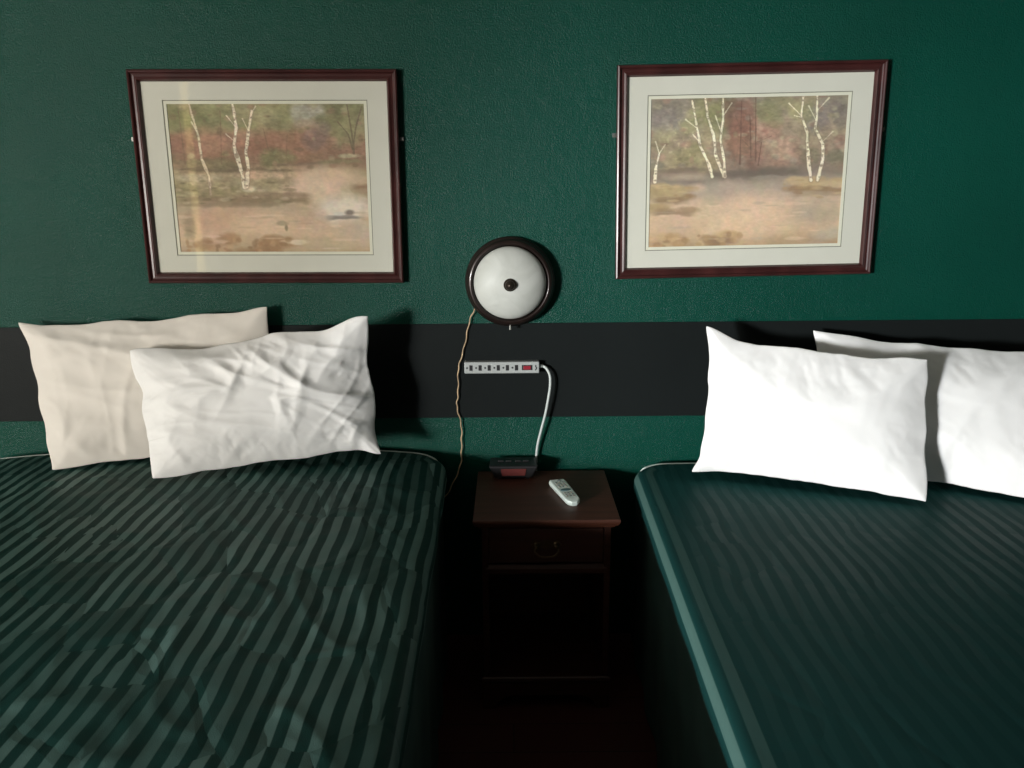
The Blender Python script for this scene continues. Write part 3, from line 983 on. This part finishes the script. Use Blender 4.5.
# ------------------------------------------------------------------ beds and bedspreads
def bed_cloth_material(name, dark, light, period, contrast_noise=.5, sheen=.3, rough_l=.42, crease=.4, edge=0.0, spec=.12):
    m, nt, N, L, bs = new_mat(name)
    uv = N.new('ShaderNodeUVMap')
    uv.uv_map = 'cloth'
    # slow wander of the stripes where the cloth is dragged
    nw = N.new('ShaderNodeTexNoise')
    nw.inputs['Scale'].default_value = 2.2
    nw.inputs['Detail'].default_value = 2
    L.new(uv.outputs[0], nw.inputs['Vector'])
    sub = N.new('ShaderNodeMath'); sub.operation = 'MULTIPLY_ADD'
    sub.inputs[1].default_value = .05
    L.new(nw.outputs['Fac'], sub.inputs[0])
    sx = N.new('ShaderNodeSeparateXYZ')
    L.new(uv.outputs[0], sx.inputs[0])
    L.new(sx.outputs['X'], sub.inputs[2])
    # crease cells: small jumps in the stripes and in their shine
    mp = N.new('ShaderNodeMapping')
    mp.inputs['Scale'].default_value = (1.0, .62, 1)
    mp.inputs['Rotation'].default_value = (0, 0, .5)
    L.new(uv.outputs[0], mp.inputs['Vector'])
    nd = N.new('ShaderNodeTexNoise'); nd.inputs['Scale'].default_value = 5; nd.inputs['Detail'].default_value = 3
    L.new(mp.outputs[0], nd.inputs['Vector'])
    mxv = N.new('ShaderNodeMixRGB'); mxv.inputs[0].default_value = .09
    L.new(mp.outputs[0], mxv.inputs[1]); L.new(nd.outputs['Color'], mxv.inputs[2])
    vo = N.new('ShaderNodeTexVoronoi'); vo.inputs['Scale'].default_value = 8
    L.new(mxv.outputs[0], vo.inputs['Vector'])
    vsep = N.new('ShaderNodeSeparateColor')
    L.new(vo.outputs['Color'], vsep.inputs[0])
    j = N.new('ShaderNodeMath'); j.operation = 'MULTIPLY_ADD'; j.inputs[1].default_value = .008
    L.new(vsep.outputs[0], j.inputs[0]); L.new(sub.outputs[0], j.inputs[2])
    dv = N.new('ShaderNodeMath'); dv.operation = 'DIVIDE'; dv.inputs[1].default_value = period
    L.new(j.outputs[0], dv.inputs[0])
    fr = N.new('ShaderNodeMath'); fr.operation = 'FRACT'
    L.new(dv.outputs[0], fr.inputs[0])
    rp = N.new('ShaderNodeValToRGB')
    e = rp.color_ramp.elements
    e[0].position = 0; e[0].color = (0, 0, 0, 1)
    e[1].position = .45; e[1].color = (0, 0, 0, 1)
    for pos, c in ((.50, 1), (.95, 1), (1.0, 0)):
        x = e.new(pos); x.color = (c, c, c, 1)
    L.new(fr.outputs[0], rp.inputs['Fac'])
    # sheen at the creases painted in: stripe brightness changes from cell to cell
    cell = N.new('ShaderNodeMapRange')
    cell.inputs['To Min'].default_value = 1 - contrast_noise
    cell.inputs['To Max'].default_value = 1.0
    L.new(vsep.outputs[1], cell.inputs['Value'])
    big = N.new('ShaderNodeTexNoise'); big.inputs['Scale'].default_value = 3.2; big.inputs['Detail'].default_value = 4
    L.new(uv.outputs[0], big.inputs['Vector'])
    bigm = N.new('ShaderNodeMapRange')
    bigm.inputs['From Min'].default_value = .3; bigm.inputs['From Max'].default_value = .7
    bigm.inputs['To Min'].default_value = .65; bigm.inputs['To Max'].default_value = 1.15
    L.new(big.outputs['Fac'], bigm.inputs['Value'])
    m1 = N.new('ShaderNodeMath'); m1.operation = 'MULTIPLY'
    L.new(rp.outputs['Color'], m1.inputs[0]); L.new(cell.outputs[0], m1.inputs[1])
    m2 = N.new('ShaderNodeMath'); m2.operation = 'MULTIPLY'; m2.use_clamp = True
    L.new(m1.outputs[0], m2.inputs[0]); L.new(bigm.outputs[0], m2.inputs[1])
    mix = N.new('ShaderNodeMixRGB')
    mix.inputs[1].default_value = dark; mix.inputs[2].default_value = light
    L.new(m2.outputs[0], mix.inputs[0])
    # the two satin edge stripes, window light on the shoulder painted into their colour
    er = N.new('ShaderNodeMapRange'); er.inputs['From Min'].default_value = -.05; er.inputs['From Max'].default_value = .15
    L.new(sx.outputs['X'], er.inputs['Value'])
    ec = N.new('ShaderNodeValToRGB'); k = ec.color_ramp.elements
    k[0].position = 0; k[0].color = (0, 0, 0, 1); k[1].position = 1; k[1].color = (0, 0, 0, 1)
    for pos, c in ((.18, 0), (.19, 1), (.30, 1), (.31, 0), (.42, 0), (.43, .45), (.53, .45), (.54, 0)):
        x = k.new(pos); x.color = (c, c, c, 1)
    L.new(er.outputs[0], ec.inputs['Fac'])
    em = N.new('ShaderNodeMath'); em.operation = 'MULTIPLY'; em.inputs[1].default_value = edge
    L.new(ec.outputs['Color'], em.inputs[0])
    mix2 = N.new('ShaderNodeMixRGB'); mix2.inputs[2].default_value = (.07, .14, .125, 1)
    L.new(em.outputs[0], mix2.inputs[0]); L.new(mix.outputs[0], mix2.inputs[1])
    L.new(mix2.outputs[0], bs.inputs['Base Color'])
    rm = N.new('ShaderNodeMapRange')
    rm.inputs['To Min'].default_value = .62; rm.inputs['To Max'].default_value = rough_l
    L.new(m2.outputs[0], rm.inputs['Value'])
    L.new(rm.outputs[0], bs.inputs['Roughness'])
    bs.inputs['Specular IOR Level'].default_value = spec
    bs.inputs['Sheen Weight'].default_value = sheen
    bs.inputs['Sheen Roughness'].default_value = .45
    bs.inputs['Sheen Tint'].default_value = (.6, .8, .8, 1)
    # creases + weave
    v2 = N.new('ShaderNodeTexVoronoi'); v2.feature = 'DISTANCE_TO_EDGE'; v2.inputs['Scale'].default_value = 8
    L.new(mxv.outputs[0], v2.inputs['Vector'])
    cr = N.new('ShaderNodeMapRange'); cr.inputs['From Max'].default_value = .10
    L.new(v2.outputs['Distance'], cr.inputs['Value'])
    nb = N.new('ShaderNodeTexNoise'); nb.inputs['Scale'].default_value = 14; nb.inputs['Detail'].default_value = 5
    L.new(uv.outputs[0], nb.inputs['Vector'])
    ma = N.new('ShaderNodeMath'); ma.operation = 'MULTIPLY_ADD'; ma.inputs[1].default_value = .7
    L.new(cr.outputs[0], ma.inputs[0]); L.new(nb.outputs['Fac'], ma.inputs[2])
    wv = N.new('ShaderNodeTexNoise'); wv.inputs['Scale'].default_value = 420; wv.inputs['Detail'].default_value = 1
    L.new(uv.outputs[0], wv.inputs['Vector'])
    mb = N.new('ShaderNodeMath'); mb.operation = 'MULTIPLY_ADD'; mb.inputs[1].default_value = .22
    L.new(wv.outputs['Fac'], mb.inputs[0]); L.new(ma.outputs[0], mb.inputs[2])
    bp = N.new('ShaderNodeBump'); bp.inputs['Strength'].default_value = crease; bp.inputs['Distance'].default_value = .004
    L.new(mb.outputs[0], bp.inputs['Height'])
    L.new(bp.outputs['Normal'], bs.inputs['Normal'])
    return m

skirt_m = mat('dark_green_bed_skirt', (.022, .055, .046, 1), rough=.8, vary=.2, vscale=8)
mattress_m = mat('mattress_ticking', (.5, .5, .47, 1), rough=.9, vary=.05)
base_m = mat('bed_base_cloth', (.05, .05, .05, 1), rough=.9, vary=.1)

def bed(x0, x1, top, rot, pivot, seed, cloth_m, lab_bed, lab_cloth, hem_m, drop=.02, wr=1.0, crown=.0, cspan=.34):
    """x0..x1 width at the head, pivot = the corner by the nightstand; local frame starts at the pivot"""
    Lh = 1.98
    w0, w1 = x0 - pivot, x1 - pivot
    h = top - FLOOR
    root = empty('bed', (pivot, -.03, FLOOR), lab_bed, 'bed', None, (0, 0, rot))
    g = .03
    obj('mattress', boxbm(w0 + g, w1 - g, -Lh + g, -g, h - .27, h - .0545), mattress_m, root, bevel=.05, seg=4)
    obj('box_spring', boxbm(w0 + g, w1 - g, -Lh + g, -g, .10, h - .271), base_m, root, bevel=.01)
    for lx in (w0 + .12, w1 - .12):
        for ly in (-Lh + .12, -.12):
            b = bmesh.new()
            lathe_z(b, [(0, 0), (.025, 0), (.025, .10), (0, .10)], 16, lx, ly, 0)
            obj('leg', b, base_m, root)
    # skirt: pleated strip round both sides and the foot
    path = []
    def seg(a, c):
        n = int((Vector(c) - Vector(a)).length / .02)
        for i in range(n):
            path.append(Vector(a).lerp(Vector(c), i / n))
    seg((w0 + .018, -g), (w0 + .018, -Lh + .018)); seg((w0 + .018, -Lh + .018), (w1 - .018, -Lh + .018)); seg((w1 - .018, -Lh + .018), (w1 - .018, -g))
    vv, ff = [], []
    for i, p in enumerate(path):
        t = (path[min(i + 1, len(path) - 1)] - path[max(i - 1, 0)]).normalized()
        nn = Vector((t.y, -t.x))
        for k, zz in enumerate((.012, .14, .30, h - .0545)):
            a = (.005 * math.sin(i * .55 + .5 * math.sin(i * .13)) - .003) * (1 - k / 3.4)
            vv.append((p.x - nn.x * a, p.y - nn.y * a, zz))
    for i in range(len(path) - 1):
        for k in range(3):
            ff.append((i * 4 + k, i * 4 + 4 + k, i * 4 + 5 + k, i * 4 + 1 + k))
    o = raw('bed_skirt', vv, ff, skirt_m, root)
    # ---- bedspread, its own thing
    cl = empty('bedspread', (pivot, -.03, FLOOR), lab_cloth, 'bedspread', None, (0, 0, rot))
    rad, cr = .030, .085
    ix0, ix1, iy0, iy1 = w0 + rad, w1 - rad, -Lh + rad, -rad
    over = rad * PI / 2 + drop
    nx, ny = 190, 230
    hd = rad * .7                                                # the head edge stops just over the rim
    us = np.linspace(ix0 - over, ix1 + over, nx)
    vs_ = np.linspace(iy0 - over, iy1 + hd, ny)
    verts, uvs = [], []
    for v_ in vs_:
        for u_ in us:
            # closest point of the rounded core rectangle
            cx0, cx1, cy0, cy1 = ix0 + cr, ix1 - cr, iy0 + cr, iy1 - cr
            qx = min(max(u_, cx0), cx1); qy = min(max(v_, cy0), cy1)
            dx, dy = u_ - qx, v_ - qy
            L_ = math.hypot(dx, dy)
            # corner of the sheet is squeezed towards the corner so that it hangs there
            m_ = max(abs(dx), abs(dy)) if dx and dy else L_
            d = m_ - cr
            if d <= 0:
                p = Vector((qx + dx * m_ / L_, qy + dy * m_ / L_, h)) if L_ else Vector((u_, v_, h)); n = Vector((0, 0, 1)); e = min(1, -d / .10)
            else:
                nd = Vector((dx / L_, dy / L_, 0))
                base = Vector((qx, qy, 0)) + nd * cr
                if d < rad * PI / 2:
                    a = d / rad
                    p = base + nd * rad * math.sin(a); p.z = h - rad * (1 - math.cos(a)); n = nd * math.sin(a) + Vector((0, 0, math.cos(a)))
                else:
                    dd = d - rad * PI / 2
                    ph = u_ * 9 + v_ * 9
                    flare = .002 * dd / drop + dd / drop * .0012 * math.sin(ph * 2.1 + 2 * noise.noise((u_ * 2, v_ * 2, seed)))
                    p = base + nd * (rad + flare); p.z = h - rad - dd; n = nd
                e = max(0, 1 - d / .05) * .0
            f = 0
            if e > 0:
                a1 = noise.noise((u_ * 2.3 + seed, v_ * 2.0, seed)) * .010
                # crossing soft folds and sharp little creases
                q1 = noise.noise(((u_ * .8 + v_ * .6) * 3.0 + seed * 2, (v_ * .8 - u_ * .6) * 9.0, 1.5))
                q2 = noise.noise(((u_ * .5 - v_ * .86) * 4.0 + seed, (v_ * .5 + u_ * .86) * 11.0, 5.5))
                q3 = noise.noise((u_ * 16 + seed, v_ * 12, 2.5))
                f = a1 + .0035 * max(0, 1 - abs(q1) * 5) + .0035 * max(0, 1 - abs(q2) * 5) + .0015 * q3
            p = p + n * f * e * wr
            cw = max(0.0, min(1.0, min(u_ - w0, w1 - u_) / cspan))
            p.z += crown * (1 - (1 - cw) ** 2)
            verts.append(p); uvs.append((u_, v_))
    faces = [(j * nx + i, j * nx + i + 1, (j + 1) * nx + i + 1, (j + 1) * nx + i) for j in range(ny - 1) for i in range(nx - 1)]
    sp = raw('spread', verts, faces, cloth_m, cl)
    ul = sp.data.uv_layers.new(name='cloth')
    for lp in sp.data.loops:
        ul.data[lp.index].uv = uvs[lp.vertex_index]
    so = sp.modifiers.new('thick', 'SOLIDIFY'); so.thickness = .02; so.offset = -1
    # pale piped hem along the head edge
    hem = [Vector(verts[(ny - 1) * nx + i]) + Vector((0, .001, .001)) for i in range(nx)]
    b = bmesh.new()
    tube(b, hem, .0042, 8)
    o = obj('hem', b, hem_m, cl, smooth=True)
    o['label'] = 'pale piped hem at the head edge'
    return root, cl

hem_m = mat('pale_green_piping', (.62, .70, .64, 1), rough=.6, vary=.1)
cloth_left = bed_cloth_material('green_damask_stripe', (.0060, .034, .028, 1), (.105, .185, .165, 1), .0412, contrast_noise=.66, sheen=.0, rough_l=.42)  # satin sheen painted into the light stripe colour
cloth_right = bed_cloth_material('green_damask_stripe_shaded', (.0100, .049, .046, 1), (.0125, .056, .053, 1), .0412, contrast_noise=.4, sheen=.0, rough_l=.42, crease=.15, edge=1.0, spec=.05)  # same damask, less sheen painted in, so the stripes stay faint
bed(-1.74, -.205, .611, math.radians(1.1), -.205, 2.2, cloth_left, 'left bed with dark green skirt below its striped spread',
    'dark green spread with clear satin stripes and creases, on the left bed', hem_m, wr=.6, crown=.036, cspan=.62)
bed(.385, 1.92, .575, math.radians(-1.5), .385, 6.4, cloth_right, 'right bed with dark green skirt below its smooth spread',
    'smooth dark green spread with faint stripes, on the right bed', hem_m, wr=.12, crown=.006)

# ------------------------------------------------------------------ light
def area(name, loc, target, sx, sy, power, col, spread=PI):
    l = bpy.data.lights.new(name, 'AREA')
    l.shape = 'RECTANGLE'
    l.size, l.size_y = sx, sy
    l.energy = power
    l.color = col
    l.spread = spread
    o = bpy.data.objects.new(name, l)
    COL.objects.link(o)
    o.location = loc
    o.rotation_euler = (Vector(target) - Vector(loc)).to_track_quat('-Z', 'Y').to_euler()
    return o

area('reflected_strip_lamp', (WX1 - .045, YB - .16, 1.44), (WX1 - .045, 0, 1.44), .30, 2.0, 60, (1.0, .95, .80))  # added behind the slit strip to light its reflection in the picture glass
area('window_daylight', ((WX0 + WX1 - .55) / 2, YB - .12, (WZ0 + WZ1) / 2), ((WX0 + WX1 - .55) / 2, 0, (WZ0 + WZ1) / 2), WX1 - WX0 - .55, WZ1 - WZ0, 340, (1.0, .955, .88))
sp = bpy.data.lights.new('added_pillow_beam', 'SPOT')  # spot added inside the room to brighten the right pillows and picture
sp.energy = 1330
sp.color = (.93, .97, 1.0)
sp.spot_size = math.radians(32)
sp.spot_blend = 1.0
sp.shadow_soft_size = .26
so = bpy.data.objects.new('added_pillow_beam', sp)
COL.objects.link(so)
so.location = (-3.2, -4.55, 1.12)
so.rotation_euler = (Vector((1.28, -.1, 1.06)) - Vector(so.location)).to_track_quat('-Z', 'Y').to_euler()

w = bpy.data.worlds.new('world')
S.world = w
w.use_nodes = True
w.node_tree.nodes['Background'].inputs[0].default_value = (.8, .9, 1, 1)
w.node_tree.nodes['Background'].inputs[1].default_value = .15

# ------------------------------------------------------------------ camera
pit, yaw, rol = math.radians(13.845), math.radians(.084), math.radians(-.469)
cp, sp_, cy, sy = math.cos(pit), math.sin(pit), math.cos(yaw), math.sin(yaw)
fw = Vector((sy * cp, cy * cp, -sp_))
rt = Vector((cy, -sy, 0))
up = rt.cross(fw)
r2 = rt * math.cos(rol) + up * math.sin(rol)
u2 = -rt * math.sin(rol) + up * math.cos(rol)
cd = bpy.data.cameras.new('camera')
cam = bpy.data.objects.new('camera', cd)
COL.objects.link(cam)
M = Matrix((r2, u2, -fw)).transposed().to_4x4()
M.translation = Vector((0, -2.5, 1.45))
cam.matrix_world = M
cd.sensor_fit = 'HORIZONTAL'
cd.sensor_width = 36
cd.lens = 803.5 / 1024 * 36
cd.clip_start = .05
S.camera = cam
S.view_settings.view_transform = 'Standard'
S.view_settings.look = 'None'
S.view_settings.exposure = 0
